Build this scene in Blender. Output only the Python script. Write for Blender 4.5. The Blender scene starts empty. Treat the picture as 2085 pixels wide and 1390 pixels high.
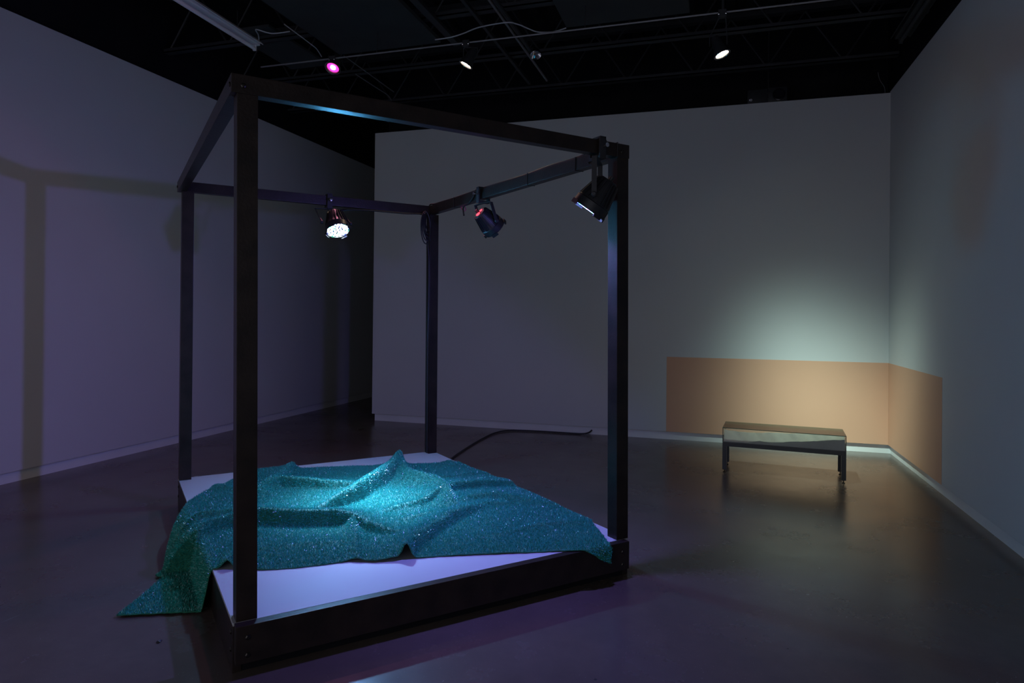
import bpy, bmesh, math, random
import numpy as np
from mathutils import Vector, Matrix
from mathutils.geometry import delaunay_2d_cdt

random.seed(7); rng = np.random.default_rng(7)
sc = bpy.context.scene
COL = sc.collection
PI = math.pi

# ------------------------------------------------------------------ camera, world, exposure, lights
def make_camera():
    yaw, pitch, roll = -0.2986, 0.0056, 0.0104
    fw = Vector((math.sin(yaw), math.cos(yaw), 0)); rt = Vector((math.cos(yaw), -math.sin(yaw), 0)); up = Vector((0, 0, 1))
    f2 = math.cos(pitch)*fw + math.sin(pitch)*up; u2 = math.cos(pitch)*up - math.sin(pitch)*fw
    r3 = math.cos(roll)*rt + math.sin(roll)*u2; u3 = math.cos(roll)*u2 - math.sin(roll)*rt
    cam = bpy.data.cameras.new('camera'); o = bpy.data.objects.new('camera', cam); COL.objects.link(o)
    M = Matrix((r3, u3, -f2)).transposed().to_4x4(); M.translation = Vector((0, 0, 1.6)); o.matrix_world = M
    cam.sensor_width = 36; cam.sensor_fit = 'HORIZONTAL'; cam.lens = 1345.08/2085*36
    cam.shift_y = -(695-630.86)/2085; cam.clip_start = .05; cam.clip_end = 60
    sc.camera = o
make_camera()

w = bpy.data.worlds.new('world'); sc.world = w; w.use_nodes = True
w.node_tree.nodes['Background'].inputs[0].default_value = (.95, .97, 1.15, 1)
w.node_tree.nodes['Background'].inputs[1].default_value = 0.68  # bluish fill added, enters through the room end left open behind the camera
sc.view_settings.view_transform = 'Standard'; sc.view_settings.look = 'None'
sc.view_settings.gamma = 1; sc.view_settings.exposure = 0.0; sc.view_settings.use_curve_mapping = False

# frame coordinates: u along the near front board, v towards the back, origin at the near left corner
TH = 0.84; AX, AY = -2.0226, 2.4345
CT, ST = math.cos(TH), math.sin(TH)
WP, LP, TOP, HT = 2.2733, 2.9214, 0.2212, 2.649
def F(u, v, z): return Vector((AX + u*CT - v*ST, AY + u*ST + v*CT, z))
def Fd(u, v, z): return Vector((u*CT - v*ST, u*ST + v*CT, z))

def lamp(name, loc, target, color, power, tiers, radius=.05, size=176, expo=2.0):
    """a spot light whose candlepower falls off smoothly from its axis: sum of a*exp(-(angle/sigma)^expo)"""
    l = bpy.data.lights.new(name, 'SPOT'); l.color = color; l.energy = power
    l.spot_size = math.radians(size); l.spot_blend = .15; l.shadow_soft_size = radius
    o = bpy.data.objects.new(name, l); COL.objects.link(o); o.location = loc
    o.rotation_euler = (Vector(target) - Vector(loc)).to_track_quat('-Z', 'Y').to_euler()
    l.use_nodes = True; N = l.node_tree.nodes; L = l.node_tree.links; em = N['Emission']
    tc = N.new('ShaderNodeTexCoord'); sx = N.new('ShaderNodeSeparateXYZ'); L.new(tc.outputs['Normal'], sx.inputs[0])
    def m(op, x, y=None):
        n = N.new('ShaderNodeMath'); n.operation = op
        for k, v in enumerate((x, y)):
            if v is None: continue
            if isinstance(v, (int, float)): n.inputs[k].default_value = v
            else: L.new(v, n.inputs[k])
        return n.outputs[0]
    ang = m('ARCCOSINE', m('MINIMUM', m('ABSOLUTE', sx.outputs['Z']), 1.0)); tot = None
    for (amp, sig, ex) in [(t_ + (expo,))[:3] for t_ in tiers]:
        g = m('MULTIPLY', m('EXPONENT', m('MULTIPLY', m('POWER', m('DIVIDE', ang, math.radians(sig)), ex), -1.0)), amp)
        tot = g if tot is None else m('ADD', tot, g)
    L.new(tot, em.inputs['Strength'])
    return o

PAR_BACK = F(1.20, 2.60, 2.31)       # lens centres of the three stage lamps
PAR_FRONT = F(1.99, .06, 2.235)
PAR_SIDE = F(2.32, 1.80, 2.33)
SPOT_R = Vector((0.038, 6.18, 3.93)); SPOT_L = Vector((-2.40, 6.15, 4.07)); SPOT_M = Vector((-3.92, 6.15, 4.19))
LIGHTS = [
 ('back_lamp_beam', PAR_BACK + Fd(0, -.02, -.03), F(1.10, 1.50, .3), (.34, .50, 1.0), 5200, [(1, 10.8), (.035, 24)], .05),
 ('back_lamp_spill', PAR_BACK + Fd(0, -.02, -.03), F(1.2, .4, .3), (.06, .50, 1.0), 125, [(1, 60)], .05),
 ('front_lamp_beam', PAR_FRONT + Fd(-.01, .02, -.03), F(1.05, 1.1, .3), (.05, .20, 1.0), 60, [(1, 25)], .05),
 ('front_lamp_spill', PAR_FRONT + Fd(-.01, .02, -.03), F(.6, .9, .3), (.25, .20, 1.0), 185, [(1, 70, 3)], .04),
 ('right_track_beam', SPOT_R, (1.32, 8.58, 0), (.72, 1.0, .88), 1620, [(1, 12.1, 2.2), (.016, 30, 2)], .03, 140),
 ('left_track_beam', SPOT_L, (-3.0, 3.4, 0), (1.0, .66, .4), 25, [(1, 50)], .03, 140),
 ('magenta_track_beam', SPOT_M, (-2.6, 2.6, 0), (1.0, .33, .5), 55, [(1, 45)], .03, 140),
]
for q in LIGHTS: lamp(*q)

# ------------------------------------------------------------------ helpers
def link(name, me, mat=None, parent=None, mods=None):
    o = bpy.data.objects.new(name, me); COL.objects.link(o)
    if mat:
        for m in (mat if isinstance(mat, (list, tuple)) else [mat]): me.materials.append(m)
    if parent: o.parent = parent
    return o
def obj(name, bm, mat, parent=None, smooth=False):
    me = bpy.data.meshes.new(name)
    bmesh.ops.recalc_face_normals(bm, faces=bm.faces)
    if smooth:
        for f in bm.faces: f.smooth = True
    bm.to_mesh(me); bm.free()
    if smooth:
        try: me.set_sharp_from_angle(angle=math.radians(38))
        except Exception: pass
    return link(name, me, mat, parent)
def tag(o, label=None, cat=None, group=None, kind=None):
    if label: o['label'] = label
    if cat: o['category'] = cat
    if group: o['group'] = group
    if kind: o['kind'] = kind
    return o
def empty(name, loc, label, cat, group=None):
    o = bpy.data.objects.new(name, None); COL.objects.link(o); o.location = loc; o.empty_display_size = .1
    return tag(o, label, cat, group)
def rel(parent, pts):      # world points into a parent's unrotated local space
    return [Vector(p) - parent.location for p in pts]
def hexa(bm, c, bev=0):
    """8 corners: bottom 4 (ccw) then top 4"""
    vs = [bm.verts.new(p) for p in c]
    fs = [(0,3,2,1),(4,5,6,7),(0,1,5,4),(1,2,6,5),(2,3,7,6),(3,0,4,7)]
    ff = [bm.faces.new([vs[i] for i in f]) for f in fs]
    if bev:
        es = list({e for f in ff for e in f.edges})
        bmesh.ops.bevel(bm, geom=es, offset=bev, segments=2, profile=.7, affect='EDGES')
def box(bm, x0, x1, y0, y1, z0, z1, bev=0, off=(0,0,0)):
    o = Vector(off)
    hexa(bm, [Vector(p) - o for p in ((x0,y0,z0),(x1,y0,z0),(x1,y1,z0),(x0,y1,z0),(x0,y0,z1),(x1,y0,z1),(x1,y1,z1),(x0,y1,z1))], bev)
def fbox(bm, u0, u1, v0, v1, z0, z1, bev=0, off=Vector(), du=0.0):
    """box in frame coordinates; du shifts the top (the posts lean a little)"""
    c = [F(u0,v0,z0),F(u1,v0,z0),F(u1,v1,z0),F(u0,v1,z0),F(u0+du,v0,z1),F(u1+du,v0,z1),F(u1+du,v1,z1),F(u0+du,v1,z1)]
    hexa(bm, [p - off for p in c], bev)
def basis(d):
    d = Vector(d).normalized(); a = Vector((0,0,1)) if abs(d.z) < .9 else Vector((1,0,0))
    x = d.cross(a).normalized(); return x, d.cross(x).normalized(), d
def ring(bm, c, x, y, r, n): return [bm.verts.new(c + x*(r*math.cos(2*PI*i/n)) + y*(r*math.sin(2*PI*i/n))) for i in range(n)]
def tube(bm, pts, r, n=8, cap=True):
    pts = [Vector(p) for p in pts]; prev = None; x = None
    for i, p in enumerate(pts):
        d = (pts[min(i+1, len(pts)-1)] - pts[max(i-1, 0)]).normalized()
        if x is None: x, y, _ = basis(d)
        else:
            x = (x - d*x.dot(d)).normalized(); y = d.cross(x).normalized()
        rr = r[i] if isinstance(r, (list, tuple)) else r
        cur = ring(bm, p, x, y, rr, n)
        if prev:
            for k in range(n): bm.faces.new((prev[k], prev[(k+1)%n], cur[(k+1)%n], cur[k]))
        elif cap: bm.faces.new(cur[::-1])
        prev = cur
    if cap: bm.faces.new(prev)
def lathe(bm, c, axis, prof, n=32, xdir=None):
    """profile: (distance along axis, radius)"""
    x, y, d = basis(axis); prev = None
    for (a, r) in prof:
        p = Vector(c) + d*a
        if r < 1e-5: cur = [bm.verts.new(p)]
        else: cur = ring(bm, p, x, y, r, n)
        if prev:
            for k in range(n):
                k2 = (k+1) % n
                if len(prev) == 1 and len(cur) > 1: bm.faces.new((prev[0], cur[k2], cur[k]))
                elif len(cur) == 1 and len(prev) > 1: bm.faces.new((prev[k], prev[k2], cur[0]))
                elif len(cur) > 1: bm.faces.new((prev[k], prev[k2], cur[k2], cur[k]))
        prev = cur
def smooth_path(pts, sub=8):
    P = [Vector(p) for p in pts]; out = []
    for i in range(len(P)-1):
        p0 = P[max(i-1,0)]; p1 = P[i]; p2 = P[i+1]; p3 = P[min(i+2, len(P)-1)]
        for k in range(sub):
            t = k/sub
            out.append(.5*((2*p1) + (p2-p0)*t + (2*p0-5*p1+4*p2-p3)*t*t + (3*p1-p0-3*p2+p3)*t**3))
    out.append(P[-1]); return out

# ------------------------------------------------------------------ materials
def mat(name, base=(.5,.5,.5), rough=.5, metal=0, spec=.5, emit=None, es=0, coat=0):
    m = bpy.data.materials.new(name); m.use_nodes = True
    b = m.node_tree.nodes['Principled BSDF']
    b.inputs['Base Color'].default_value = (*base, 1); b.inputs['Roughness'].default_value = rough
    b.inputs['Metallic'].default_value = metal; b.inputs['Specular IOR Level'].default_value = spec
    if coat: b.inputs['Coat Weight'].default_value = coat; b.inputs['Coat Roughness'].default_value = .2
    if emit: b.inputs['Emission Color'].default_value = (*emit, 1); b.inputs['Emission Strength'].default_value = es
    return m
def nodes(m): return m.node_tree.nodes, m.node_tree.links, m.node_tree.nodes['Principled BSDF']
def noise(N, L, scale, detail=4, rough=.5, vec=None, stretch=None):
    tc = N.new('ShaderNodeTexCoord'); n = N.new('ShaderNodeTexNoise')
    n.inputs['Scale'].default_value = scale; n.inputs['Detail'].default_value = detail; n.inputs['Roughness'].default_value = rough
    if stretch:
        mp = N.new('ShaderNodeMapping'); mp.inputs['Scale'].default_value = stretch
        mp.inputs['Rotation'].default_value = (0, 0, vec or 0)
        L.new(tc.outputs['Object'], mp.inputs['Vector']); L.new(mp.outputs['Vector'], n.inputs['Vector'])
    else: L.new(tc.outputs['Object'], n.inputs['Vector'])
    return n
def ramp(N, L, src, stops):
    r = N.new('ShaderNodeValToRGB'); e = r.color_ramp.elements
    while len(e) < len(stops): e.new(.5)
    for k, (p, c) in enumerate(stops):
        e[k].position = p; e[k].color = (*c, 1) if len(c) == 3 else c
    L.new(src, r.inputs[0]); return r
def mottled(name, c0, c1, scale, rough, bump=0, bscale=None, spec=.5, detail=5):
    m = mat(name, c0, rough, spec=spec); N, L, b = nodes(m)
    n = noise(N, L, scale, detail); r = ramp(N, L, n.outputs['Fac'], [(.35, c0), (.65, c1)])
    L.new(r.outputs['Color'], b.inputs['Base Color'])
    if bump:
        n2 = noise(N, L, bscale or scale*4, 3); bp = N.new('ShaderNodeBump'); bp.inputs['Strength'].default_value = bump
        bp.inputs['Distance'].default_value = .01; L.new(n2.outputs['Fac'], bp.inputs['Height']); L.new(bp.outputs['Normal'], b.inputs['Normal'])
    return m

WALL = mottled('wall_paint', (.50,.50,.505), (.52,.52,.525), .9, .75, .03, 60, .25)
TAN = mottled('tan_paint', (.57,.315,.21), (.59,.33,.22), 1.2, .7, .02, 60, .25)
SKIRT = mottled('baseboard_paint', (.62,.62,.62), (.66,.66,.66), 3, .45, .02, 40)
BLACK = mottled('black_ceiling_paint', (.008,.008,.010), (.012,.012,.014), 2, .85, .05, 30, .1)
PANEL = mottled('dark_grey_panel', (.035,.037,.040), (.042,.044,.046), 3, .8, .1, 40, .2)
STEEL = mottled('black_painted_steel', (.022,.023,.026), (.032,.032,.036), 6, .55, .05, 50, .3)
CONDUIT = mat('galvanised_conduit', (.20,.20,.22), .5, .5)
WIRE = mat('pale_wire', (.38,.39,.44), .5)
BWOOD = mottled('black_stained_timber', (.014,.010,.008), (.026,.018,.014), 9, .36, .12, 70, .3)
DECK = mottled('white_deck_panel', (.385,.385,.41), (.405,.405,.43), 1.5, .5, .01, 40, .35)
BOLT = mat('dark_bolt', (.05,.045,.04), .3, .9)
CANB = mottled('lamp_housing_black', (.014,.015,.018), (.020,.021,.024), 20, .42, .04, 90, .35)
CABLE = mat('black_rubber_cable', (.010,.010,.012), .5)
LENS = mat('lamp_lens_black', (.01,.01,.015), .15)
WHITE = mat('white_enamel', (.62,.64,.70), .4)
PAPER = mottled('white_relief', (.92,.82,.68), (.96,.87,.74), 12, .8, .15, 60, .2)
SLATE = mottled('slate_sheet', (.42,.43,.38), (.48,.49,.43), 6, .8, .05, 40, .2)
PLATE = mottled('vitrine_steel', (.030,.028,.028), (.040,.037,.036), 8, .45, .03, 60, .5)
CHROME = mat('chrome', (.6,.6,.62), .15, 1)
PINK = mat('pink_loop', (.55,.03,.16), .5)
def led(name, c, s): return mat(name, (0,0,0), .5, emit=c, es=s)
LED_W = led('led_white', (.85,.93,1.0), 60); LED_B = led('led_blue', (.12,.2,1.0), 40); LED_G = led('led_green', (.1,1.0,.6), 30)
LED_V = led('led_violet', (.45,.25,1.0), 45)
HALO = led('halogen_glow', (1.0,.82,.62), 60); MAG = led('magenta_glow', (1.0,.03,.36), 2.6); MAGC = led('magenta_core', (1.0,.55,.75), 30)
REDD = led('red_display', (1.0,.05,.08), 3.2); MARK = mat('logo_grey', (.75,.77,.85), .5)

# polished concrete
FLOOR = mat('polished_concrete', (.06,.05,.045), .3, spec=.7); N, L, b = nodes(FLOOR)
n1 = noise(N, L, .8, 6, .5); r1 = ramp(N, L, n1.outputs['Fac'], [(.30, (.070,.053,.044)), (.55, (.098,.075,.062)), (.75, (.122,.096,.080))])
n2 = noise(N, L, 9, 8, .7); r2 = ramp(N, L, n2.outputs['Fac'], [(.3, (.90,.90,.90)), (.7, (1.05,1.04,1.03))])
mx = N.new('ShaderNodeMix'); mx.data_type = 'RGBA'; mx.blend_type = 'MULTIPLY'; mx.inputs['Factor'].default_value = 1
L.new(r1.outputs['Color'], mx.inputs['A']); L.new(r2.outputs['Color'], mx.inputs['B'])
# fine pale scratches in two directions
last = mx.outputs['Result']
for ang, sc_, th in ((.5, 14, .735), (2.0, 11, .745), (1.2, 18, .75)):
    ns = noise(N, L, sc_, 3, .6, ang, (1, .06, 1)); rs = ramp(N, L, ns.outputs['Fac'], [(th, (0,0,0)), (th+.02, (1,1,1))])
    nm = noise(N, L, 1.3, 2); rm = ramp(N, L, nm.outputs['Fac'], [(.5, (0,0,0)), (.62, (.35,.35,.35))])
    mu = N.new('ShaderNodeMath'); mu.operation = 'MULTIPLY'; L.new(rs.outputs['Color'], mu.inputs[0]); L.new(rm.outputs['Color'], mu.inputs[1])
    mm = N.new('ShaderNodeMix'); mm.data_type = 'RGBA'; L.new(mu.outputs[0], mm.inputs['Factor'])
    L.new(last, mm.inputs['A']); mm.inputs['B'].default_value = (.30,.28,.27,1); last = mm.outputs['Result']
vo = N.new('ShaderNodeTexVoronoi'); vo.inputs['Scale'].default_value = 3.2; tc = N.new('ShaderNodeTexCoord'); L.new(tc.outputs['Object'], vo.inputs['Vector'])
rv = ramp(N, L, vo.outputs['Distance'], [(.012, (1,1,1)), (.03, (0,0,0))])
for vs_, vr_ in ((38, .045), (90, .05)):
    v2 = N.new('ShaderNodeTexVoronoi'); v2.inputs['Scale'].default_value = vs_; L.new(tc.outputs['Object'], v2.inputs['Vector'])
    rr = ramp(N, L, v2.outputs['Distance'], [(vr_, (.6,.6,.6)), (vr_+.04, (0,0,0))])
    nm2 = noise(N, L, 2.1, 3); rm2 = ramp(N, L, nm2.outputs['Fac'], [(.45, (0,0,0)), (.6, (1,1,1))])
    mu = N.new('ShaderNodeMath'); mu.operation = 'MULTIPLY'; L.new(rr.outputs['Color'], mu.inputs[0]); L.new(rm2.outputs['Color'], mu.inputs[1])
    m3 = N.new('ShaderNodeMix'); m3.data_type = 'RGBA'; L.new(mu.outputs[0], m3.inputs['Factor']); L.new(last, m3.inputs['A']); m3.inputs['B'].default_value = (.34,.32,.31,1); last = m3.outputs['Result']
mm = N.new('ShaderNodeMix'); mm.data_type = 'RGBA'; L.new(rv.outputs['Color'], mm.inputs['Factor']); L.new(last, mm.inputs['A']); mm.inputs['B'].default_value = (.02,.018,.018,1)
L.new(mm.outputs['Result'], b.inputs['Base Color'])
n3 = noise(N, L, 2.2, 6, .6); r3 = ramp(N, L, n3.outputs['Fac'], [(.3, (.20,)*3), (.7, (.30,)*3)]); L.new(r3.outputs['Color'], b.inputs['Roughness'])
n4 = noise(N, L, 5, 4); bp = N.new('ShaderNodeBump'); bp.inputs['Strength'].default_value = .06; bp.inputs['Distance'].default_value = .01
L.new(n4.outputs['Fac'], bp.inputs['Height']); L.new(bp.outputs['Normal'], b.inputs['Normal'])

# clear glass pane: see-through with a mirror part by Fresnel, tinted a little green
GLASS = bpy.data.materials.new('clear_glass'); GLASS.use_nodes = True; N = GLASS.node_tree.nodes; L = GLASS.node_tree.links; N.clear()
out = N.new('ShaderNodeOutputMaterial'); ms = N.new('ShaderNodeMixShader'); tr = N.new('ShaderNodeBsdfTransparent'); gl = N.new('ShaderNodeBsdfGlossy'); fr = N.new('ShaderNodeFresnel')
tr.inputs[0].default_value = (.965,.985,.975,1); gl.inputs['Roughness'].default_value = .03; fr.inputs['IOR'].default_value = 1.5
L.new(fr.outputs[0], ms.inputs[0]); L.new(tr.outputs[0], ms.inputs[1]); L.new(gl.outputs[0], ms.inputs[2]); L.new(ms.outputs[0], out.inputs[0])
GEDGE = mat('green_glass_edge', (.015,.075,.045), .15, spec=.5)

# artificial turf
TURF = mottled('turf_green', (.015,.14,.08), (.022,.20,.12), 35, .6, .5, 400, .3)
BLADE = mat('turf_blade', (.04,.6,.25), .25, spec=1.0); N, L, b = nodes(BLADE)
nb = noise(N, L, 160, 2); rb = ramp(N, L, nb.outputs['Fac'], [(.35, (.018,.24,.19)), (.65, (.030,.40,.32))]); L.new(rb.outputs['Color'], b.inputs['Base Color'])

# ------------------------------------------------------------------ room
XL, XR, YB = -6.146, 1.953, 8.732
HB, HL, HR, XE = 4.249, 4.299, 4.267, -4.836
R0 = .104
def struct(name, boxes, m, **k):
    bm = bmesh.new()
    for q in boxes: box(bm, *q)
    return tag(obj(name, bm, m, **k), kind='structure')
struct('floor', [(XL-.2, XR+.25, -3.2, 13.2, -.1, 0)], FLOOR)
struct('wall_left', [(XL-.18, XL, -3, 13, R0, HL)], WALL)
struct('baseboard_left', [(XL-.18, XL-.03, -3, 13, 0, R0)], SKIRT)
struct('wall_right', [(XR, XR+.18, -3, YB+.02, R0, HR)], WALL)
struct('baseboard_right', [(XR+.03, XR+.18, -3, YB+.03, 0, R0)], SKIRT)
struct('wall_back', [(XE, XR+.18, YB, YB+.5, R0, HB)], WALL)
struct('baseboard_back', [(XE+.03, XR+.18, YB+.03, YB+.47, 0, R0)], SKIRT)
struct('wall_left_upper', [(XL-.20, XL-.06, -3.2, 13.2, HL, 5.35)], BLACK)
struct('wall_right_upper', [(XR+.06, XR+.20, -3.2, 13.2, HR, 5.35)], BLACK)
struct('wall_back_upper', [(XE, XR+.06, YB+.42, YB+.5, HB, 5.35)], BLACK)
struct('wall_front_upper', [(XL-.06, XR+.06, -3.2, -3.06, 4.3, 5.35)], BLACK)
struct('wall_corridor_end', [(XL-.06, XR+.06, 13, 13.2, 0, 5.35)], BLACK)
struct('wall_corridor_right', [(XE+.1, XE+.2, YB+.5, 13, 0, 5.35)], BLACK)
# corrugated deck
bm = bmesh.new(); x = XL-.2; prof = []
while x < XR+.2:
    prof += [(x, 5.30), (x+.10, 5.30), (x+.13, 5.35), (x+.20, 5.35)]; x += .23
a = [bm.verts.new((p[0], -3.2, p[1])) for p in prof]; c = [bm.verts.new((p[0], 13.2, p[1])) for p in prof]
for i in range(len(a)-1): bm.faces.new((a[i], a[i+1], c[i+1], c[i]))
t1 = [bm.verts.new((XL-.2, -3.2, 5.45)), bm.verts.new((XR+.25, -3.2, 5.45)), bm.verts.new((XR+.25, 13.2, 5.45)), bm.verts.new((XL-.2, 13.2, 5.45))]
bm.faces.new(t1)
tag(obj('ceiling', bm, BLACK), kind='structure')

# tan band painted round the corner
bm = bmesh.new(); box(bm, -.594, XR-.0025, YB-.0024, YB-.0002, R0+.001, 1.066)
tag(obj('painted_band', bm, TAN), 'long tan brown painted rectangle on the back wall behind the vitrine', 'wall painting', 'tan band painted round the corner')
bm = bmesh.new(); box(bm, XR-.0024, XR-.0002, 6.81, YB-.0002, R0+.001, 1.066)
tag(obj('painted_band', bm, TAN), 'shorter tan brown painted rectangle on the right wall beside the corner', 'wall painting', 'tan band painted round the corner')

# ------------------------------------------------------------------ ceiling joists, panels, pipes
for k, (y, where) in enumerate(((2.7, 0), (3.9, 0), (5.0, 0), (6.19, 1), (7.37, 2), (8.53, 3))):
    if k < 3: continue
    t = empty('steel_joist', (0, y, 4.60),
        {1: 'black open web steel joist just above the white track pipe', 2: 'black open web steel joist crossing behind the two warm spotlights', 3: 'black open web steel joist nearest the top of the back wall'}[where],
        'joist', 'open web joists under the black ceiling')
    bm = bmesh.new(); box(bm, XL-.03, XR+.03, -.045, .045, 0, .012); box(bm, XL-.03, XR+.03, -.045, -.037, .0, .045); box(bm, XL-.03, XR+.03, .037, .045, 0, .045)
    obj('bottom_chord', bm, STEEL, t)
    bm = bmesh.new(); box(bm, XL-.03, XR+.03, -.05, .05, .64, .70); obj('top_chord', bm, STEEL, t)
    bm = bmesh.new(); x = XL; z = 0
    P = []
    while x < XR: P.append((x, 0, .012 if z == 0 else .645)); x += .42; z = 1-z
    for p, q in zip(P[:-1], P[1:]): tube(bm, [p, q], .011, 6)
    obj('web_bars', bm, STEEL, t)
def slab(name, q, m, label, cat, group=None):
    bm = bmesh.new(); c = Vector(((q[0]+q[1])/2, (q[2]+q[3])/2, q[4])); box(bm, *q, bev=.006, off=c)
    o = obj(name, bm, m); o.location = c; return tag(o, label, cat, group)
slab('ceiling_panel', (-4.12, -2.87, -2.5, 6.60, 4.53, 4.575), PANEL, 'large dark grey ceiling panel above the magenta lamp', 'ceiling panel')
slab('ceiling_panel', (-1.48, -.26, -2.5, 6.60, 4.53, 4.575), PANEL, 'large dark grey ceiling panel between the two warm spotlights', 'ceiling panel')
slab('ceiling_panel', (-5.15, -4.62, 6.0, 7.15, 4.66, 4.69), PANEL, 'small dark grey ceiling panel beside the end of the fluorescent fixture', 'ceiling panel')
slab('hanger_bar', (-2.335, -2.30, 3.6, 8.2, 4.56, 4.60), STEEL, 'thin black ceiling bar left of the long grey conduit', 'bar', )
slab('hanger_bar', (-2.80, -2.72, 4.8, 6.8, 4.56, 4.60), STEEL, 'short dark ceiling bar over the left warm spotlight', 'bar')
def pipe(name, pts, r, m, label, cat, group=None, n=8, smooth=True):
    bm = bmesh.new(); c = Vector(pts[0]); tube(bm, [Vector(p)-c for p in pts], r, n)
    o = obj(name, bm, m, smooth=smooth); o.location = c; return tag(o, label, cat, group)
pipe('conduit', [(-2.024, 3.2, 4.5), (-2.024, 7.95, 4.5)], .014, CONDUIT, 'long grey conduit running away from the camera under the ceiling', 'conduit')
pipe('conduit', [(-1.972, 5.6, 4.50), (-1.968, 6.95, 4.50)], .024, STEEL, 'short thick dark pipe alongside the grey ceiling conduit', 'conduit')
# track pipe
tr_ = empty('track_pipe', (-1.5, 6.15, 4.30), 'thin white pipe spanning the ceiling that carries the spotlights', 'lighting pipe')
bm = bmesh.new(); tube(bm, [(-3.33, 0, 0), (3.42, 0, 0)], .009, 8); obj('pipe', bm, CONDUIT, tr_, True)
for x in (-1.9, .3, 2.6):
    bm = bmesh.new(); tube(bm, [(x, 0, .01), (x, 0.03, .305)], .004, 6); obj('hanger_rod', bm, STEEL, tr_)
# unlit chrome lamp
t = empty('unlit_lamp', (-1.89, 6.90, 4.44), 'small unlit chrome lamp beside the short dark ceiling pipe', 'lamp')
bm = bmesh.new(); lathe(bm, (0,0,0), (.3,-.5,-1), [(-.04,0), (-.04,.03), (.0,.05), (.05,.062), (.06,.055), (.02,.03), (.01,0)], 20); obj('reflector', bm, CHROME, t, True)
bm = bmesh.new(); tube(bm, [(0,.01,.03), (-.05,.03,.06)], .01, 8); obj('arm', bm, STEEL, t, True)
# wires
def wire(pts, label, cat='wire', r=.005, name='wire', m=None):
    pts = smooth_path(pts, 6); return pipe(name, pts, r, m or WIRE, label, cat, n=6)
wire([(-2.77,6.22,4.40),(-2.60,6.22,4.405),(-2.45,6.2,4.42),(-2.25,6.12,4.425),(-1.96,6.08,4.42),(-1.855,6.13,4.41),(-1.778,6.21,4.395),(-1.70,6.29,4.385),(-1.56,6.33,4.385),(-1.417,6.312,4.40)],
     'pale wire drooping across the middle of the ceiling', r=.006)
wire([(-4.60,5.76,4.38),(-4.54,5.74,4.40),(-4.50,5.68,4.43),(-4.44,5.57,4.43),(-4.35,5.62,4.41),(-4.27,5.64,4.40),(-4.108,5.661,4.41)], 'grey flex leaving the end of the fluorescent fixture', r=.006)
wire([(-4.13,5.6,4.46),(-4.09,5.84,4.42),(-4.088,6.0,4.41),(-4.088,6.10,4.40),(-4.098,6.209,4.36)], 'short pale wire running to the magenta lamp', r=.005)
pipe('diagonal_rod', [(-4.173,6.774,4.592), (-4.196,8.075,4.592)], .006, CONDUIT, 'upper of two thin rods behind the magenta lamp', 'rod')
pipe('diagonal_rod', smooth_path([(-4.354,7.346,4.593), (-4.345,7.90,4.593), (-4.335,8.15,4.59), (-4.363,8.326,4.575)]), .006, CONDUIT, 'lower bent rod of the two behind the magenta lamp', 'rod')
wire([(1.79,8.60,4.46),(1.82,8.64,4.38),(1.88,8.70,4.31),(1.90,8.76,4.255)], 'loose wire ends poking up at the top of the right corner', r=.003, m=CONDUIT)
# fluorescent fixtures

def fluoro(name, loc, length, label, mt, dark):
    t = empty(name, loc, label, 'fluorescent light', None)
    bm = bmesh.new(); box(bm, -.05, .05, 0, length, .0, .05, .004); obj('channel', bm, mt, t)
    bm = bmesh.new()
    for s in (-1, 1):
        hexa(bm, [(s*.05,0,.045),(s*.085,0,.005),(s*.085,length,.005),(s*.05,length,.045),(s*.05,0,.05),(s*.09,0,.008),(s*.09,length,.008),(s*.05,length,.05)])
    obj('reflector', bm, mt, t)
    bm = bmesh.new(); tube(bm, [(0, .03, -.032), (0, length-.03, -.032)], .019, 14); obj('tube', bm, dark, t, True)
    for y in (.012, length-.03):
        bm = bmesh.new(); box(bm, -.018, .018, y, y+.018, -.055, .002, .003); obj('lampholder', bm, mt, t)
    for y in (.2, length-.3):
        bm = bmesh.new(); tube(bm, [(0, y, .05), (0, y, 4.6-loc[2]+(.0 if loc[0] > 0 else 0))], .004, 6); obj('hanger_rod', bm, STEEL, t)
    return t
f1 = fluoro('fluorescent_fixture', (-4.50, 3.5, 4.36), 2.28, 'long white unlit fluorescent fixture at the upper left', WHITE, WHITE)
f1.rotation_euler.z = .045
f2 = fluoro('fluorescent_fixture', (1.765, 5.3, 4.42), 2.22, 'dark unlit fluorescent fixture near the top of the right wall', PANEL, PANEL)

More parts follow.
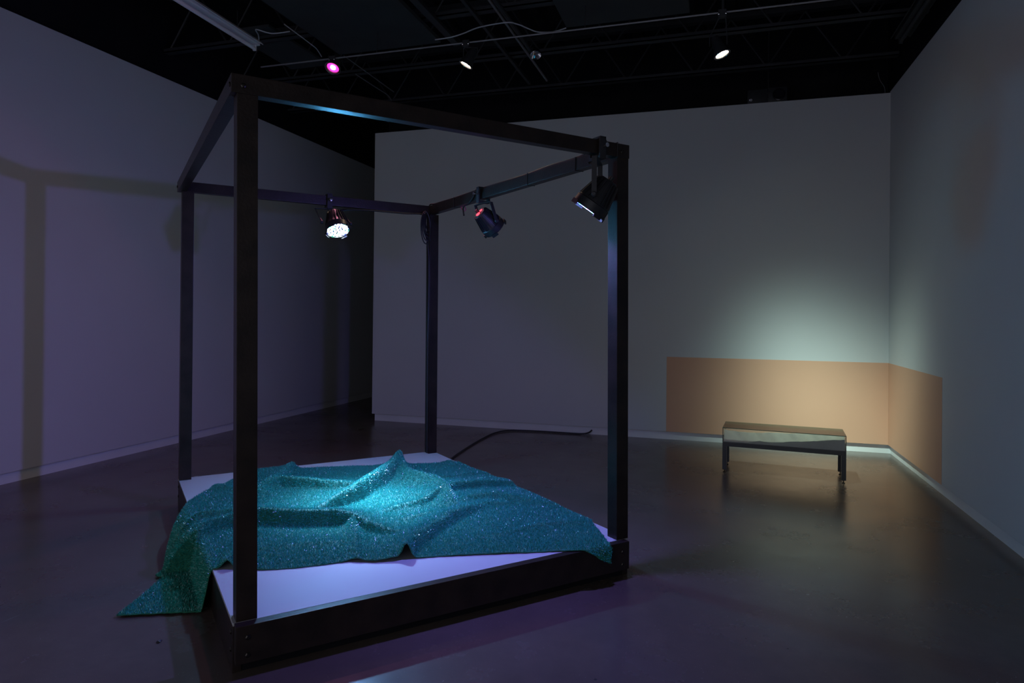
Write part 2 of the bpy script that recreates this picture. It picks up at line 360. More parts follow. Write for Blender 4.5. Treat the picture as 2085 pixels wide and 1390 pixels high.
# ------------------------------------------------------------------ ceiling spotlights
def can(name, lens, aim, label, glow, core=None, r=.062, length=.17, hang=4.30, hy=6.15):
    lens = Vector(lens); d = (Vector(aim) - lens).normalized(); t = empty(name, lens, label, 'spotlight')
    bm = bmesh.new(); lathe(bm, (0,0,0), d, [(-length, 0), (-length, r*.55), (-length*.8, r*.7), (-.06, r*.86), (-.03, r*1.05), (.0, r*1.1), (.006, r*1.1), (.006, r*.95), (-.012, r*.9)], 28)
    obj('housing', bm, CANB, t, True)
    bm = bmesh.new(); lathe(bm, (0,0,0), d, [(-.008, 0), (-.008, r*.9)], 28)
    obj('lens', bm, glow, t)
    if core:
        bm = bmesh.new(); lathe(bm, (0,0,0), d, [(-.004, 0), (-.003, r*.42)], 20); obj('bulb', bm, core, t)
    bm = bmesh.new(); x, y, _ = basis(d); tube(bm, [x*(r*1.16*math.cos(a)) + y*(r*1.16*math.sin(a)) + d*.006 for a in np.linspace(0, 2*PI, 29)], .003, 6); obj('trim_ring', bm, CHROME, t, True)
    x = Vector((1,0,0)); top = Vector((lens.x, hy, hang)) - lens
    bm = bmesh.new(); c = -d*.09
    tube(bm, [c + x*(r+.012), c + x*(r+.012) + Vector((0,0,.08)), Vector((.03, top.y, top.z-.05)), Vector((0, top.y, top.z-.035))], .006, 6)
    tube(bm, [c - x*(r+.012), c - x*(r+.012) + Vector((0,0,.08)), Vector((-.03, top.y, top.z-.05)), Vector((0, top.y, top.z-.035))], .006, 6)
    obj('yoke', bm, STEEL, t, True)
    bm = bmesh.new(); box(bm, -.035, .035, top.y-.022, top.y+.022, top.z-.045, top.z+.022, .004); obj('clamp', bm, STEEL, t)
    for s in (-1, 1):
        bm = bmesh.new(); lathe(bm, (s*.03, top.y-.022, top.z-.02), (0,-1,0), [(0,.008),(.008,.008),(.010,0)], 10); obj('bolt', bm, CHROME, t)
    return t
can('track_spotlight', SPOT_R + Vector((0,0,.01)), SPOT_R + Vector((.40,-.05,-1.0)), 'lit warm white spotlight under the vertical stem, rightmost', HALO, hang=4.30, hy=6.15)
can('track_spotlight', SPOT_L + Vector((0,0,.01)), SPOT_L + Vector((-.55,-.12,-1)), 'lit warm white spotlight under the middle of the white pipe', HALO)
can('magenta_spotlight', SPOT_M + Vector((0,0,.01)), SPOT_M + Vector((.03,-.62,-1)), 'black can lamp glowing magenta on the white pipe', MAG, MAGC, r=.07)
pipe('lamp_stem', [(.043, 6.15, 4.60), (.043, 6.15, 4.31)], .011, STEEL, 'vertical grey stem dropping to the rightmost warm spotlight', 'stem')

# projector on top of the back wall
t = empty('projector', (.60, YB+.10, HB), 'black projector with a round lens on top of the back wall', 'projector')
bm = bmesh.new(); box(bm, -.26, .24, 0, .28, .0, .012); obj('base_plate', bm, STEEL, t)
bm = bmesh.new(); box(bm, -.235, .01, 0, .28, .014, .205, .014); box(bm, .005, .235, -.012, .28, .014, .215, .03); obj('body', bm, CANB, t, True)
bm = bmesh.new(); lathe(bm, (.135, -.012, .115), (0,-1,0), [(0,.075),(.012,.075),(.014,.062),(.004,.055),(.002,.0)], 32); obj('lens', bm, LENS, t, True)
bm = bmesh.new(); box(bm, .0, .05, -.004, .01, .15, .2, .006); obj('vent', bm, LENS, t)
# small emblem: a bar and a ringed dot
bm = bmesh.new(); box(bm, -.214, -.207, -.002, .001, .065, .087)
lathe(bm, (-.192, .001, .076), (0,-1,0), [(0,.0145),(.003,.0145),(.003,.0095),(0,.0095)], 24); lathe(bm, (-.192, .001, .076), (0,-1,0), [(0,.004),(.003,.004),(.003,0)], 14)
obj('emblem', bm, MARK, t)
pipe('mount_rod', [(.62, YB+.22, 4.60+.65), (.62, YB+.22, HB+.20)], .006, STEEL, 'thin rod dropping to the top of the projector', 'rod')

# ------------------------------------------------------------------ the open frame on its low platform
fr_ = empty('frame_structure', F(WP/2, LP/2, 0), 'large open black timber frame standing on a low white topped platform', 'frame')
O = fr_.location
PW, DU = .089, -.024
def fpart(name, m=BWOOD, bev=.003, **k):
    def go(*q, du=0.0):
        bm = bmesh.new(); fbox(bm, *q, bev=bev, off=O, du=du); return obj(name, bm, m, fr_)
    return go
BB = HT - .0835
fpart('deck', DECK, .001)(0, WP, 0, LP, TOP-.014, TOP)
fpart('front_board')(.005, WP-.031, -.049, -.001, .055, TOP)
fpart('side_board')(0, .038, .002, LP-.04, 0, TOP-.0145)
fpart('side_board')(WP-.038, WP, .002, LP-.04, 0, TOP-.0145)
fpart('back_board')(0, WP, LP-.038, LP, 0, TOP-.0145)
fpart('inner_board', BLACK)(.04, WP-.04, .006, .044, 0, TOP-.0145)
for (u, v, nm) in ((.013, 0, 0), (WP-PW, 0, 1), (0, LP-PW, 2), (WP-PW, LP-PW, 3)):
    fpart('post', bev=.002)(u, u+PW, v, v+PW, TOP, BB, du=DU if nm < 2 else -.006)
    if nm == 0: pass
fpart('top_beam')(-.036, WP-.019, -.002, .060, BB, HT)
fpart('top_beam')(-.012, WP-.03, LP-.075, LP-.013, BB, HT)
fpart('top_beam')(-.036, .028, .061, LP-.0, BB-.0, HT)
fpart('top_beam')(WP-.10, WP-.036, .061, LP-.076, BB, HT)
def bolt(p, n):
    bm = bmesh.new(); lathe(bm, p - O, n, [(-.002,.012),(.003,.012),(.006,.008),(.0065,0)], 6); tag(obj('bolt', bm, BOLT, fr_), 'dark bolt head')
fd, sd = Fd(0,-1,0), Fd(-1,0,0)
for (u, z) in ((.056,.168),(.056,.091),(2.19,.166),(2.191,.089)): bolt(F(u,-.049,z), fd)
for (u, z) in ((.015, 2.60), (WP-.08, 2.60)): bolt(F(u,-.002,z), fd)
for (v, z) in ((.045,.168),(.045,.091),(LP-.06,.168),(LP-.06,.091)): bolt(F(0,v,z), sd)
bolt(F(-.036,.03,2.605), sd); bolt(F(-.036,LP-.04,2.605), sd)

# ------------------------------------------------------------------ turf rug thrown over the platform
EDGE = [(0,2.126),(.12,2.33),(.225,2.50),(.30,2.545),(.363,2.64),(.50,2.86),(.62,3.02),(.76,3.03),(.88,2.98),(.905,2.93),(.915,2.80),
        (1.20,2.70),(1.50,2.585),(1.69,2.50),(1.879,2.455),(2.05,2.40),(2.182,2.363),(2.30,2.33),(2.42,2.28),
        (2.46,1.6),(2.42,.7),(2.34,.45),(2.272,.364),(2.20,.20),(2.103,-.016),(2.085,-.09),(2.065,-.155),(2.0,-.12),(1.90,-.055),(1.82,-.016),
        (1.40,.163),(1.14,.272),(.95,.335),(.90,.335),(.78,.375),(.673,.452),(.50,.48),(.38,.505),(.25,.55),(.145,.60),(.085,.665),(.0,.70),(-.05,.70),(-.22,.705),
        (-.40,.78),(-.60,.862),(-.45,1.14),(-.33,1.36),(-.235,1.50),(-.12,1.82)]
# (polyline of (u, v, height), half width on the left of its run, half width on the right)
RIDGE = [   # (u, v, height) runs; half width on the left of the run, half width on the right, sharpness
 ([(1.77,2.58,.10),(1.745,2.46,.122),(1.60,2.22,.125),(1.34,1.88,.135),(1.10,1.62,.125),(.90,1.47,.095),(.70,1.37,.04)], .034, .085, 2.0),
 ([(1.745,2.46,.11),(1.66,2.18,.095),(1.63,1.92,.09),(1.70,1.60,.105),(1.68,1.34,.095),(1.60,1.08,.065),(1.58,.93,.035)], .040, .09, 1.4),
 ([(1.64,1.36,.065),(1.80,1.47,.065),(2.02,1.47,.055),(2.24,1.42,.035),(2.40,1.30,.02)], .22, .028, 1.5),
 ([(1.56,.97,.02),(1.76,1.18,.040),(2.00,1.14,.045),(2.16,.88,.02)], .16, .05, 1.5),
 ([(.90,.20,.085),(.955,.35,.085),(1.03,.46,.06)], .034, .030, 2.4),
 ([(1.0,.42,.045),(1.07,.49,.064),(1.20,.61,.068),(1.44,.80,.065),(1.62,.90,.055),(1.82,1.00,.028),(2.0,.97,.012)], .15, .034, 1.7),
 ([(.24,1.37,.065),(.36,1.37,.100),(.47,1.27,.100),(.63,1.19,.095),(.78,1.11,.095),(.86,1.03,.085),(.92,.88,.060),(1.02,.74,.035),(1.2,.66,.01)], .20, .030, 1.5),
 ([(.92,2.99,.025),(.90,2.84,.035),(.75,2.48,.060),(.61,2.22,.080),(.54,2.12,.080),(.42,1.95,.06),(.26,1.70,.045),(.10,1.58,.02)], .040, .050, 2.0),
 ([(.56,2.15,.075),(.66,2.22,.085),(.83,2.09,.080),(1.02,1.97,.06),(1.24,1.92,.02)], .12, .032, 1.5),
 ([(.40,1.52,.030),(.18,1.40,.075),(.06,1.34,.085),(-.04,1.24,.085),(-.14,1.08,.03)], .028, .026, 1.7),
 ([(.44,1.64,.02),(.24,1.61,.055),(.05,1.63,.055),(-.08,1.60,.03)], .05, .026, 1.5),
 ([(.03,.52,.055),(.075,.70,.045),(.17,.92,.025),(.30,1.12,.03)], .032, .030, 1.9),
 ([(.70,.40,.012),(.74,.60,.024),(.82,.84,.045),(.86,1.00,.070)], .05, .032, 1.5),
 ([(.98,1.10,.02),(1.25,1.22,.034),(1.42,1.24,.045),(1.60,1.34,.070)], .09, .034, 1.5),
 ([(1.0,.92,.012),(1.3,.98,.022),(1.5,1.02,.022)], .07, .045, 1.5),
 ([(1.6,.42,.008),(1.9,.44,.020),(2.15,.36,.016)], .05, .03, 1.5),
 ([(1.72,1.98,.018),(1.95,1.82,.018),(2.1,1.86,.015),(2.35,1.75,.012)], .10, .05, 1.5),
 ([(.30,.90,.010),(.55,.80,.016),(.75,.72,.012)], .09, .05, 1.5),
 ([(2.12,2.25,.012),(2.2,2.40,.022),(2.3,2.45,.02)], .06, .06, 1.5),
 ([(.24,2.45,.022),(.34,2.30,.018),(.40,2.1,.012)], .04, .04, 1.5),
]
def seg_height(U, V, line, wl, wr, ex):
    best = np.full(U.shape, 1e9); H = np.zeros(U.shape); S = np.zeros(U.shape)
    for (a, b_) in zip(line[:-1], line[1:]):
        dx, dy = b_[0]-a[0], b_[1]-a[1]; L2 = dx*dx+dy*dy
        t_ = np.clip(((U-a[0])*dx+(V-a[1])*dy)/L2, 0, 1)
        px, py = U-(a[0]+t_*dx), V-(a[1]+t_*dy); d = np.hypot(px, py)
        side = dx*(V-a[1]) - dy*(U-a[0]); k = d < best
        best = np.where(k, d, best); H = np.where(k, a[2]+t_*(b_[2]-a[2]), H); S = np.where(k, side, S)
    wd = np.where(S > 0, wl, wr)
    x = best/wd
    return H*np.exp(-np.abs(x)**ex)
def lump(U, V):
    return (.006*np.sin(U*7.1+V*3.3)*np.sin(V*5.7-U*2.1) + .004*np.sin(U*15+1.3+V*4)*np.sin(V*13-U*6) + .010)
def sstep(a, b_, x):
    t_ = np.clip((x-a)/(b_-a), 0, 1); return t_*t_*(3-2*t_)
def rug_height(U, V):
    acc = np.zeros(U.shape)
    for q in RIDGE: acc += np.maximum(seg_height(U, V, *q), 0)**4
    return acc**.25 + lump(U, V)*.5
def rug_map(U, V):
    """flat rug coordinates to world: flat on the deck, falling over its edges, lying on the floor"""
    H = rug_height(U, V); base = .004
    u = U.copy(); v = V.copy(); z = TOP + base + H
    # left edge
    s = np.maximum(-U, 0)
    flare = sstep(1.29, 1.37, V)*(1-sstep(1.95, 2.2, V))
    phi = np.radians(11 + 27*flare); drop = TOP - .008
    hang = np.minimum(s, drop/np.cos(phi)); rest = s - hang
    outw = hang*np.sin(phi) + rest + .012*sstep(0, .03, s) + .03*flare*np.sin(np.clip(s/.3, 0, 1)*PI)
    zl = TOP + base - hang*np.cos(phi) + H*np.exp(-(s/.14)**2)*1.0 + .004*np.abs(np.sin(V*9))*sstep(0,.1,rest)
    k = U < 0; u = np.where(k, -outw, u); z = np.where(k, np.maximum(zl, .008), z)
    # right edge
    s = np.maximum(U-WP, 0); k = U > WP
    u = np.where(k, WP + .012*sstep(0,.03,s) + s*.2, u); z = np.where(k, TOP + base + H*np.exp(-(s/.10)**2) - s*.98, z)
    # back edge
    s = np.maximum(V-LP, 0); k = V > LP
    v = np.where(k, LP + s*.35, v); z = np.where(k, TOP + base + H*np.exp(-(s/.12)**2) - s*.9, z)
    # front edge, over the board
    s = np.maximum(-V-.049, 0); k = V < -.049
    v = np.where(k, -.049 - .012*sstep(0,.02,s) - s*.25, v); z = np.where(k, TOP + base + H*np.exp(-(s/.10)**2) - s*.95, z)
    x = AX + u*CT - v*ST; y = AY + u*ST + v*CT
    return np.stack([x, y, z], -1)
def build_rug():
    ed = []
    n = len(EDGE)
    for i in range(n):
        a, b_ = np.array(EDGE[i]), np.array(EDGE[(i+1) % n]); d = np.linalg.norm(b_-a); m = max(1, int(d/.016))
        nn = np.array([-(b_-a)[1], (b_-a)[0]])/d
        for k in range(m): ed.append(a+(b_-a)*k/m + nn*rng.normal(0, .0018))
    ed = np.array(ed); E = len(ed)
    g = .0125; us = np.arange(-.62, 2.5, g); vs = np.arange(-.18, 3.06, g*.87)
    G = np.array([(u + (g/2 if j % 2 else 0), v) for j, v in enumerate(vs) for u in us])
    inside = np.zeros(len(G), bool); j = E-1
    for i in range(E):
        xi, yi = ed[i]; xj, yj = ed[j]
        c = ((yi > G[:,1]) != (yj > G[:,1])) & (G[:,0] < (xj-xi)*(G[:,1]-yi)/(yj-yi+1e-12)+xi); inside ^= c; j = i
    G = G[inside]
    # keep clear of the border
    keep = np.ones(len(G), bool)
    for i in range(0, E, 1): keep &= (np.hypot(G[:,0]-ed[i,0], G[:,1]-ed[i,1]) > .006)
    G = G[keep]; P = np.vstack([ed, G])
    r = delaunay_2d_cdt([Vector(p) for p in P], [(i, (i+1) % E) for i in range(E)], [list(range(E))], 1, 1e-6)
    V2 = np.array([tuple(p) for p in r[0]]); faces = [list(f) for f in r[2] if len(f) == 3]
    W = rug_map(V2[:,0], V2[:,1]); return W, np.array(faces)
W, FA = build_rug()
O2 = Vector(F(1.15, 1.3, TOP))
def flipface(W, FA):
    a, b_, c = W[FA[:,0]], W[FA[:,1]], W[FA[:,2]]; nz = np.cross(b_-a, c-a)[:,2]
    if np.sum(nz) < 0: FA = FA[:, ::-1]
    return FA
FA = flipface(W, FA)
me = bpy.data.meshes.new('backing'); me.from_pydata((W-np.array(O2)).tolist(), [], FA.tolist()); me.update()
for p in me.polygons: p.use_smooth = True
rug = empty('turf_rug', O2, 'green artificial turf rug crumpled over the platform with corners hanging off', 'rug')
bk = link('backing', me, TURF, rug); sm = bk.modifiers.new('thickness', 'SOLIDIFY'); sm.thickness = .005; sm.offset = -1
# blades
def blades(W, FA, count, hgt, wid):
    A, B, C = W[FA[:,0]], W[FA[:,1]], W[FA[:,2]]; Nn = np.cross(B-A, C-A); ar = np.linalg.norm(Nn, axis=1)/2
    Nn = Nn/(2*ar[:,None]+1e-12); k = rng.choice(len(FA), count, p=ar/ar.sum())
    r1, r2 = np.sqrt(rng.random(count))[:,None], rng.random(count)[:,None]
    P = (1-r1)*A[k] + r1*(1-r2)*B[k] + r1*r2*C[k]; nrm = Nn[k]
    rnd = rng.normal(size=(count,3)); tx = np.cross(nrm, rnd); tx /= np.linalg.norm(tx, axis=1)[:,None]
    lean = np.cross(nrm, tx)*rng.normal(0, .52, count)[:,None] + tx*rng.normal(0, .25, count)[:,None]
    d = nrm + lean; d /= np.linalg.norm(d, axis=1)[:,None]
    h = (hgt*(.6+.7*rng.random(count)))[:,None]; w_ = (wid*(.7+.6*rng.random(count)))[:,None]
    v0 = P - tx*w_*.5; v1 = P + tx*w_*.5; v2 = P + d*h + tx*w_*.25*rng.normal(size=(count,1))
    return np.stack([v0, v1, v2], 1).reshape(-1, 3)
NB = 430000
VV = blades(W, FA, NB, .0108, .0034) - np.array(O2)
VV[:,2] = np.maximum(VV[:,2], .001-O2.z)
me = bpy.data.meshes.new('turf_pile'); me.vertices.add(NB*3); me.vertices.foreach_set('co', VV.astype(np.float32).ravel())
me.loops.add(NB*3); me.loops.foreach_set('vertex_index', np.arange(NB*3, dtype=np.int32)); me.polygons.add(NB)
me.polygons.foreach_set('loop_start', np.arange(0, NB*3, 3, dtype=np.int32)); me.update(calc_edges=True); me.validate()
tag(link('turf_pile', me, BLADE, rug), kind='stuff')

# ------------------------------------------------------------------ stage lamps
def stage_lamp(name, lens, aim, yoke_dir, hang, label, leds, length=.20, r=.098, display=False, across=Fd(0,1,0), lensmat=None):
    """lens centre, aim direction, horizontal yoke axis, hang point on the beam"""
    lens = Vector(lens); d = Vector(aim).normalized(); hang = Vector(hang); t = empty(name, hang, label, 'stage lamp', 'stage lamps clamped to the frame')
    c = lens - hang; yd = Vector(yoke_dir); yd = (yd - d*yd.dot(d)).normalized(); zd = yd.cross(d)
    bm = bmesh.new(); lathe(bm, c, d, [(-length, 0), (-length, r*.50), (-length*.93, r*.60), (-length*.55, r*.80), (-.055, r*.97), (-.05, r*1.04), (.0, r*1.07), (.004, r*1.04), (.004, r*.98), (-.008, r*.96)], 40)
    obj('housing', bm, CANB, t, True)
    bm = bmesh.new()                       # cooling ribs
    for k in range(20):
        a = 2*PI*k/20; e = yd*math.cos(a) + zd*math.sin(a); s = d.cross(e)*.002
        p0 = c - d*(length*.95) + e*r*.45; p1 = c - d*(length*.95) + e*r*.70; p2 = c - d*.06 + e*r*1.03; p3 = c - d*.06 + e*r*.85
        hexa(bm, [p0-s, p3-s, p3+s, p0+s, p1-s, p2-s, p2+s, p1+s])
    obj('cooling_ribs', bm, CANB, t)
    bm = bmesh.new(); lathe(bm, c, d, [(-.006, 0), (-.006, r*.97)], 40); obj('lens', bm, lensmat or LENS, t)
    # LEDs in rings
    mats = leds
    pos = [(0, 0)] + [(r*.30*math.cos(a), r*.30*math.sin(a)) for a in np.arange(6)*PI/3] + [(r*.56*math.cos(a), r*.56*math.sin(a)) for a in np.arange(12)*PI/6+.2] + [(r*.82*math.cos(a), r*.82*math.sin(a)) for a in np.arange(18)*PI/9]
    for q, (a, b_) in enumerate(pos):
        m = mats[q % len(mats)]
        if m is None: continue
        bm = bmesh.new(); lathe(bm, c + yd*a + zd*b_, d, [(-.005, .0095), (-.001, .0095), (.002, .006), (.003, 0)], 10); obj('led', bm, m, t)
    for a in (0, PI/2, PI, 3*PI/2):        # gel frame clips
        e = yd*math.cos(a+.785) + zd*math.sin(a+.785); s = d.cross(e)*.028
        bm = bmesh.new(); p = c + e*r*1.09
        hexa(bm, [p-s-e*.003-d*.01, p+s-e*.003-d*.01, p+s+e*.006-d*.01, p-s+e*.006-d*.01, p-s-e*.003+d*.018, p+s-e*.003+d*.018, p+s+e*.006+d*.018, p-s+e*.006+d*.018]); obj('gel_clip', bm, CANB, t)
    # yoke: a bent flat bar
    piv = c - d*length*.42; yw = r*1.26; up = Vector((0, 0, 1)); top = Vector((0, 0, -.03))
    yh = yd.copy(); yh.z = 0; yh.normalize()
    path = [piv + yd*yw, piv + yd*yw + (top - piv)*.35, top + yh*yw*.98 + up*-.004, top + yh*.03, top - yh*.03, top - yh*yw*.98 + up*-.004, piv - yd*yw + (top - piv)*.35, piv - yd*yw]
    bm = bmesh.new(); side = d.cross(yd).normalized(); rings = []
    sdir = yh.cross(up).normalized()
    for i, p in enumerate(path):
        tg = (path[min(i+1, 7)] - path[max(i-1, 0)]).normalized(); nn = tg.cross(sdir).normalized()
        rings.append([bm.verts.new(p + sdir*a + nn*b_) for a, b_ in ((-.015,-.003),(.015,-.003),(.015,.003),(-.015,.003))])
    for q0, q1 in zip(rings[:-1], rings[1:]):
        for k in range(4): bm.faces.new((q0[k], q0[(k+1)%4], q1[(k+1)%4], q1[k]))
    bm.faces.new(rings[0][::-1]); bm.faces.new(rings[-1]); obj('yoke', bm, STEEL, t)
    for s_ in (-1, 1):
        bm = bmesh.new(); lathe(bm, piv + yd*s_*(yw-.004), yd*s_, [(0,.016),(.016,.016),(.022,.010),(.022,0)], 14); obj('pivot_knob', bm, STEEL, t, True)
    # clamp gripping the beam above the hang point
    bm = bmesh.new(); cw = .022
    fw_ = Vector(across); yh = fw_.cross(up)
    for a0, a1, z0_, z1_ in ((-.055, -.042, -.012, .098), (.042, .055, -.012, .098), (-.055, .055, -.030, -.012), (-.055, .02, .092, .104)):
        cc = [yh*s1*cw + fw_*a + up*z for z in (z0_, z1_) for (s1, a) in ((-1,a0),(1,a0),(1,a1),(-1,a1))]
        hexa(bm, cc)
    obj('clamp', bm, STEEL, t)
    bm = bmesh.new(); tube(bm, [fw_*-.05 + up*.04, fw_*-.085 + up*.045], .006, 8); lathe(bm, fw_*-.085 + up*.045, -fw_, [(0,.014),(.01,.014),(.012,0)], 8); obj('clamp_bolt', bm, CHROME, t, True)
    if display:
        q = c - d*length*1.0; bm = bmesh.new(); zz = zd if zd.z > 0 else -zd
        lathe(bm, q + zz*.02, -d, [(0,.013),(.003,.013),(.003,0)], 12); obj('red_indicator', bm, REDD, t)
        bm = bmesh.new(); lathe(bm, q - zz*.022, -d, [(0,.02),(.003,.02),(.003,0)], 12); tag(obj('red_display', bm, REDD, t), 'glowing red display')
    # rear sockets
    bm = bmesh.new(); lathe(bm, c - d*length + yd*.025, -d, [(0,.014),(.03,.014),(.03,0)], 12); obj('socket', bm, CABLE, t, True)
    return t
stage_lamp('stage_lamp', PAR_BACK, F(1.25,1.35,.3)-PAR_BACK, Fd(1,0,0), F(1.19, LP-.045, BB-.002), 'stage lamp blazing white and blue under the back beam', [LED_W, LED_B, LED_W, LED_W, LED_G])
stage_lamp('stage_lamp', PAR_FRONT, F(1.05,1.1,.3)-PAR_FRONT, Fd(.7,.7,0), F(2.03, .03, BB-.002), 'stage lamp aimed down and left beside the near right post', [LED_V, LED_B, LED_G, LED_B], length=.21, r=.105)
stage_lamp('stage_lamp', PAR_SIDE, Fd(.80,.10,-.62), Fd(0,1,0), F(WP-.068, 1.80, BB-.002), 'stage lamp with red rear display turned away on the right beam', [None], display=True, across=Fd(1,0,0))
# zip ties and cables
def ftie(u, v, w_u, w_v, label):
    bm = bmesh.new(); c = F(u, v, HT-.04); e = .004
    a = Fd(1,0,0); b_ = Fd(0,1,0); hz = .0425+.002
    pts = [a*(w_u/2+e)*sx + b_*(w_v/2+e)*sy for sx, sy in ((-1,-1),(1,-1),(1,1),(-1,1))]
    # loop in the plane across the beam
    if w_u > w_v: loop = [a*0 + b_*(s*(.033)) + Vector((0,0,z)) for s, z in ((-1,-hz),(1,-hz),(1,hz),(-1,hz),(-1,-hz))]
    else: loop = [a*(s*.034) + Vector((0,0,z)) for s, z in ((-1,-hz),(1,-hz),(1,hz),(-1,hz),(-1,-hz))]
    tube(bm, loop, .0028, 6); o = obj('zip_tie', bm, CABLE); o.location = c; return tag(o, label, 'cable tie', 'cable ties on the beams')
ftie(2.07, .029, 2, 1, 'black cable tie round the front beam, left of the pair above the near lamp')
ftie(2.16, .029, 2, 1, 'black cable tie round the front beam, right of the pair above the near lamp')
ftie(WP-.068, .45, 1, 2, 'black cable tie on the right beam closest to the near right post')
ftie(WP-.068, 1.05, 1, 2, 'black cable tie halfway along the right beam')
ftie(WP-.068, 2.30, 1, 2, 'black cable tie on the right beam between the red lit lamp and the far post')
def cab(pts, r, label, name='power_cable', m=CABLE, sub=6):
    P = smooth_path(pts, sub); bm = bmesh.new(); c = P[0]; tube(bm, [p-c for p in P], r, 8); o = obj(name, bm, m, smooth=True); o.location = c; return tag(o, label, 'cable')
cab([F(2.03,.12,2.53),F(2.10,.10,2.60),F(2.16,.25,2.664),F(WP-.07,.45,2.660),F(WP-.075,.8,2.662),F(WP-.06,1.2,2.660),F(WP-.07,1.7,2.663),F(WP-.065,2.3,2.660),F(WP-.07,2.75,2.662),F(WP-.10,2.86,2.64),F(WP-.115,2.86,2.4),F(WP-.105,2.875,2.0),F(WP-.100,2.87,1.2),F(WP-.100,2.87,.6),F(WP-.104,2.86,TOP+.01)], .007, 'black cable lying along the right beam and down the far post')
cab([F(2.12,.16,2.45),F(2.20,.16,2.40),F(2.14,.10,2.36),F(2.07,.06,2.38)], .005, 'black safety cable looping beside the near lamp')
cab([F(1.30,LP-.06,2.53),F(1.5,LP-.08,2.548),F(1.9,LP-.083,2.55),F(WP-.16,LP-.085,2.548),F(WP-.14,LP-.07,2.40),F(WP-.11,LP-.10,2.1),F(WP-.112,LP-.10,1.2),F(WP-.108,LP-.10,TOP+.01)], .007, 'black cable slung under the back beam to the far post')
# coiled excess cable at the far post head
t = empty('cable_coil', F(WP-.125, LP-.115, 2.53), 'bunched black cable tied under the head of the far post', 'cable')
for k in range(5):
    bm = bmesh.new(); a = .055+.008*k; pts = []
    for q in np.linspace(0, 2*PI, 25): pts.append(Fd(a*.55*math.cos(q) - .012*k, -.01*k+.01*math.sin(q), a*1.45*math.sin(q)*(1+.06*k) - .06 - .012*k))
    tube(bm, pts, .006, 6); obj('loop', bm, CABLE, t, True)
# pink loop hanging under the right beam
bm = bmesh.new(); pts = [Fd(0, .045*math.cos(q), .022*math.sin(q)+.018*math.cos(q)) for q in np.linspace(0, 2*PI, 25)]; tube(bm, pts, .0035, 6)
o = obj('pink_loop', bm, PINK); o.location = F(WP-.068, 2.17, BB-.024); tag(o, 'pink red cord loop hanging under the right beam', 'cord')
cab([F(1.30,2.86,2.45),F(1.26,2.8,2.46),F(1.2,2.76,2.44)], .005, 'short black flex arching over the blazing lamp')
cab([F(2.10,1.95,2.44),F(2.12,2.0,2.52),F(2.16,1.97,2.555),F(2.165,1.9,2.60),F(2.18,1.88,2.66)], .007, 'black flex from the red lit lamp up to the right beam')
# floor cable to the back wall
cab([F(WP-.05,LP+.02,.012),(-2.70,6.35,.012),(-2.76,6.9,.012),(-2.80,7.5,.012),(-2.81,7.95,.012),(-2.79,8.35,.012),(-2.68,8.58,.012),(-2.45,8.66,.012),(-2.0,8.68,.012),(-1.70,8.69,.012),(-1.60,8.70,.03),(-1.56,8.74,.06)], .010, 'black cable running over the floor from the platform to the back wall', 'floor_cable')

# ------------------------------------------------------------------ glass vitrine on a steel stand
VA = -.085; VO = Vector((.665, 7.275, 0)); VL, VD = 1.137, .425
t = empty('vitrine', VO, 'low glass topped vitrine with white and grey relief on a black steel stand', 'display case'); t.rotation_euler.z = VA
def vb(name, q, m, bev=.002, par=None, sm_=False):
    bm = bmesh.new(); box(bm, *q, bev=bev); return obj(name, bm, m, par or t, sm_)
hx, hy = VL/2, VD/2; lw = .042
for sx in (-1, 1):
    for sy in (-1, 1):
        x0, x1 = sorted((sx*hx, sx*(hx-lw))); y0, y1 = sorted((sy*hy, sy*(hy-lw)))
        lg = vb('leg', (x0, x1, y0, y1, .030, .268), PLATE)
        bm = bmesh.new(); cx, cy = (x0+x1)/2, (y0+y1)/2; tube(bm, [(cx,cy,.006),(cx,cy,.034)], .005, 10); lathe(bm, (cx,cy,0), (0,0,1), [(0,0),(0,.014),(.006,.014),(.009,.006),(.009,0)], 16); obj('levelling_foot', bm, BOLT, lg, True)
bm = bmesh.new()
for q in ((-hx,hx,-hy,-hy+lw),(-hx,hx,hy-lw,hy),(-hx,-hx+lw,-hy+lw,hy-lw),(hx-lw,hx,-hy+lw,hy-lw)): box(bm, *q, .268, .306, .0015)
obj('frame', bm, PLATE, t)
vb('base_panel', (-hx+.004, hx-.004, -hy+.004, hy-.004, .306, .312), PLATE, 0)
def pane(name, q, ax):
    bm = bmesh.new(); box(bm, *q); me = bpy.data.meshes.new(name); bmesh.ops.recalc_face_normals(bm, faces=bm.faces)
    for f in bm.faces: f.material_index = 0 if abs(f.normal[ax]) > .9 else 1
    bm.to_mesh(me); bm.free(); return link(name, me, [GLASS, GEDGE], t)
g = .006
pane('front_pane', (-hx, hx, -hy, -hy+g, .3065, .452), 1); pane('back_pane', (-hx, hx, hy-g, hy, .3065, .452), 1)
pane('side_pane', (-hx, -hx+g, -hy+g, hy-g, .3065, .452), 0); pane('side_pane', (hx-g, hx, -hy+g, hy-g, .3065, .452), 0)
pane('top_pane', (-hx, hx, -hy, hy, .4525, .4585), 2)
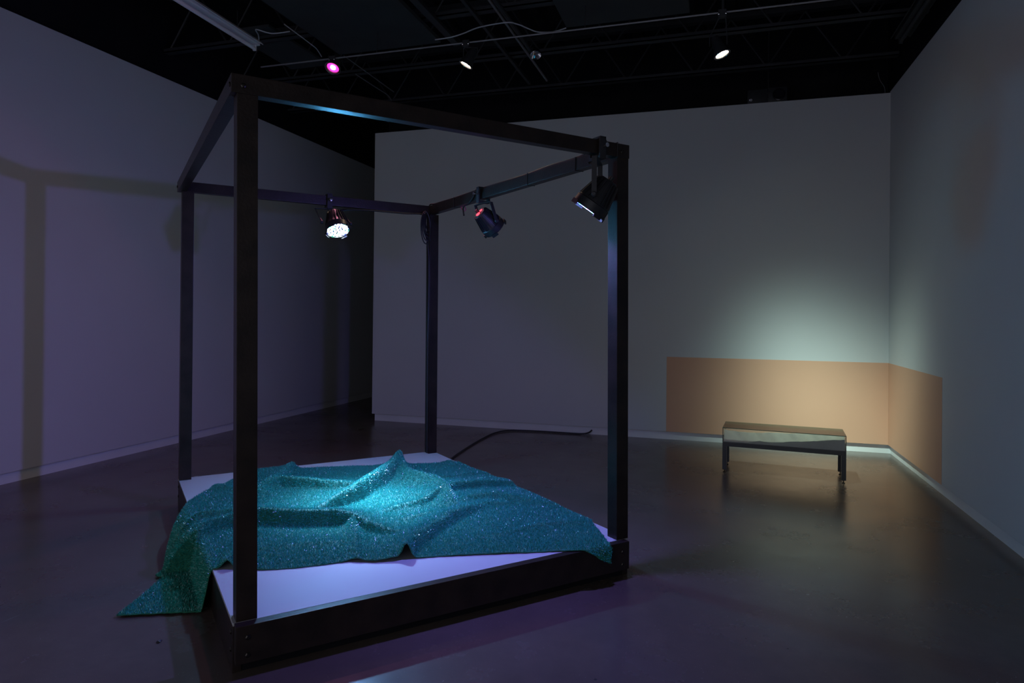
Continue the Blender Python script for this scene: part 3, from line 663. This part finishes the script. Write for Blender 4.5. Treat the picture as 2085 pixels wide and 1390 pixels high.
# contents: two torn standing sheets
def sheet(name, prof, y, th, m, wav, label):
    bm = bmesh.new(); lo0, hi0, lo1, hi1 = [], [], [], []
    n = 90; X = np.linspace(-hx+.012, hx-.012, n); Z = np.interp(X, [p[0] for p in prof], [p[1] for p in prof])
    jit = np.cumsum(rng.normal(0, .0012, n)); jit -= np.linspace(jit[0], jit[-1], n); Z = np.minimum(Z + jit*.8 + rng.normal(0, .0005, n), .447)
    rows = 9
    grid = []
    for side in (0, 1):
        gg = []
        for r_ in range(rows):
            f = r_/(rows-1)
            gg.append([bm.verts.new((x, y + side*th + wav*(math.sin(x*26+f*2)*.5+math.sin(x*61+f*5)*.25)*f + .12*f*(0 if wav < .001 else 1)*.35, .3125 + (z-.3125)*f)) for x, z in zip(X, Z)])
        grid.append(gg)
    for side in (0, 1):
        for r_ in range(rows-1):
            for i in range(n-1): bm.faces.new((grid[side][r_][i], grid[side][r_][i+1], grid[side][r_+1][i+1], grid[side][r_+1][i]))
    for i in range(n-1):
        bm.faces.new((grid[0][-1][i], grid[0][-1][i+1], grid[1][-1][i+1], grid[1][-1][i])); bm.faces.new((grid[0][0][i], grid[0][0][i+1], grid[1][0][i+1], grid[1][0][i]))
    for i in (0, n-1):
        for r_ in range(rows-1): bm.faces.new((grid[0][r_][i], grid[0][r_+1][i], grid[1][r_+1][i], grid[1][r_][i]))
    o = obj(name, bm, m, smooth=False); o.location = VO; o.rotation_euler.z = VA; return tag(o, label, 'torn sheet')
sheet('torn_sheet', [(-.57,.3175),(-.42,.318),(-.33,.322),(-.22,.341),(-.15,.337),(.0,.344),(.12,.366),(.2,.371),(.3,.383),(.42,.400),(.57,.422)], -hy+.012, .004, SLATE, .0, 'dark slate grey torn sheet rising to the right inside the vitrine')
sheet('torn_sheet', [(-.57,.432),(-.52,.418),(-.42,.414),(-.3,.412),(-.2,.418),(-.12,.432),(.0,.436),(.12,.444),(.25,.446),(.57,.447)], -hy+.03, .010, PAPER, .012, 'white creased torn sheet behind the grey one inside the vitrine')
# small dark fragment of debris on the floor, near left
bm = bmesh.new(); bmesh.ops.create_icosphere(bm, subdivisions=2, radius=.013)
for v in bm.verts: v.co = Vector((v.co.x*.7, v.co.y*1.2, v.co.z*.45+.005)) * (1+random.uniform(-.2,.2)); v.co.z = max(v.co.z, 0)
o = obj('crumb', bm, CABLE); o.location = (-2.548, 2.556, 0); tag(o, 'small dark crumb on the floor left of the near post', 'debris')
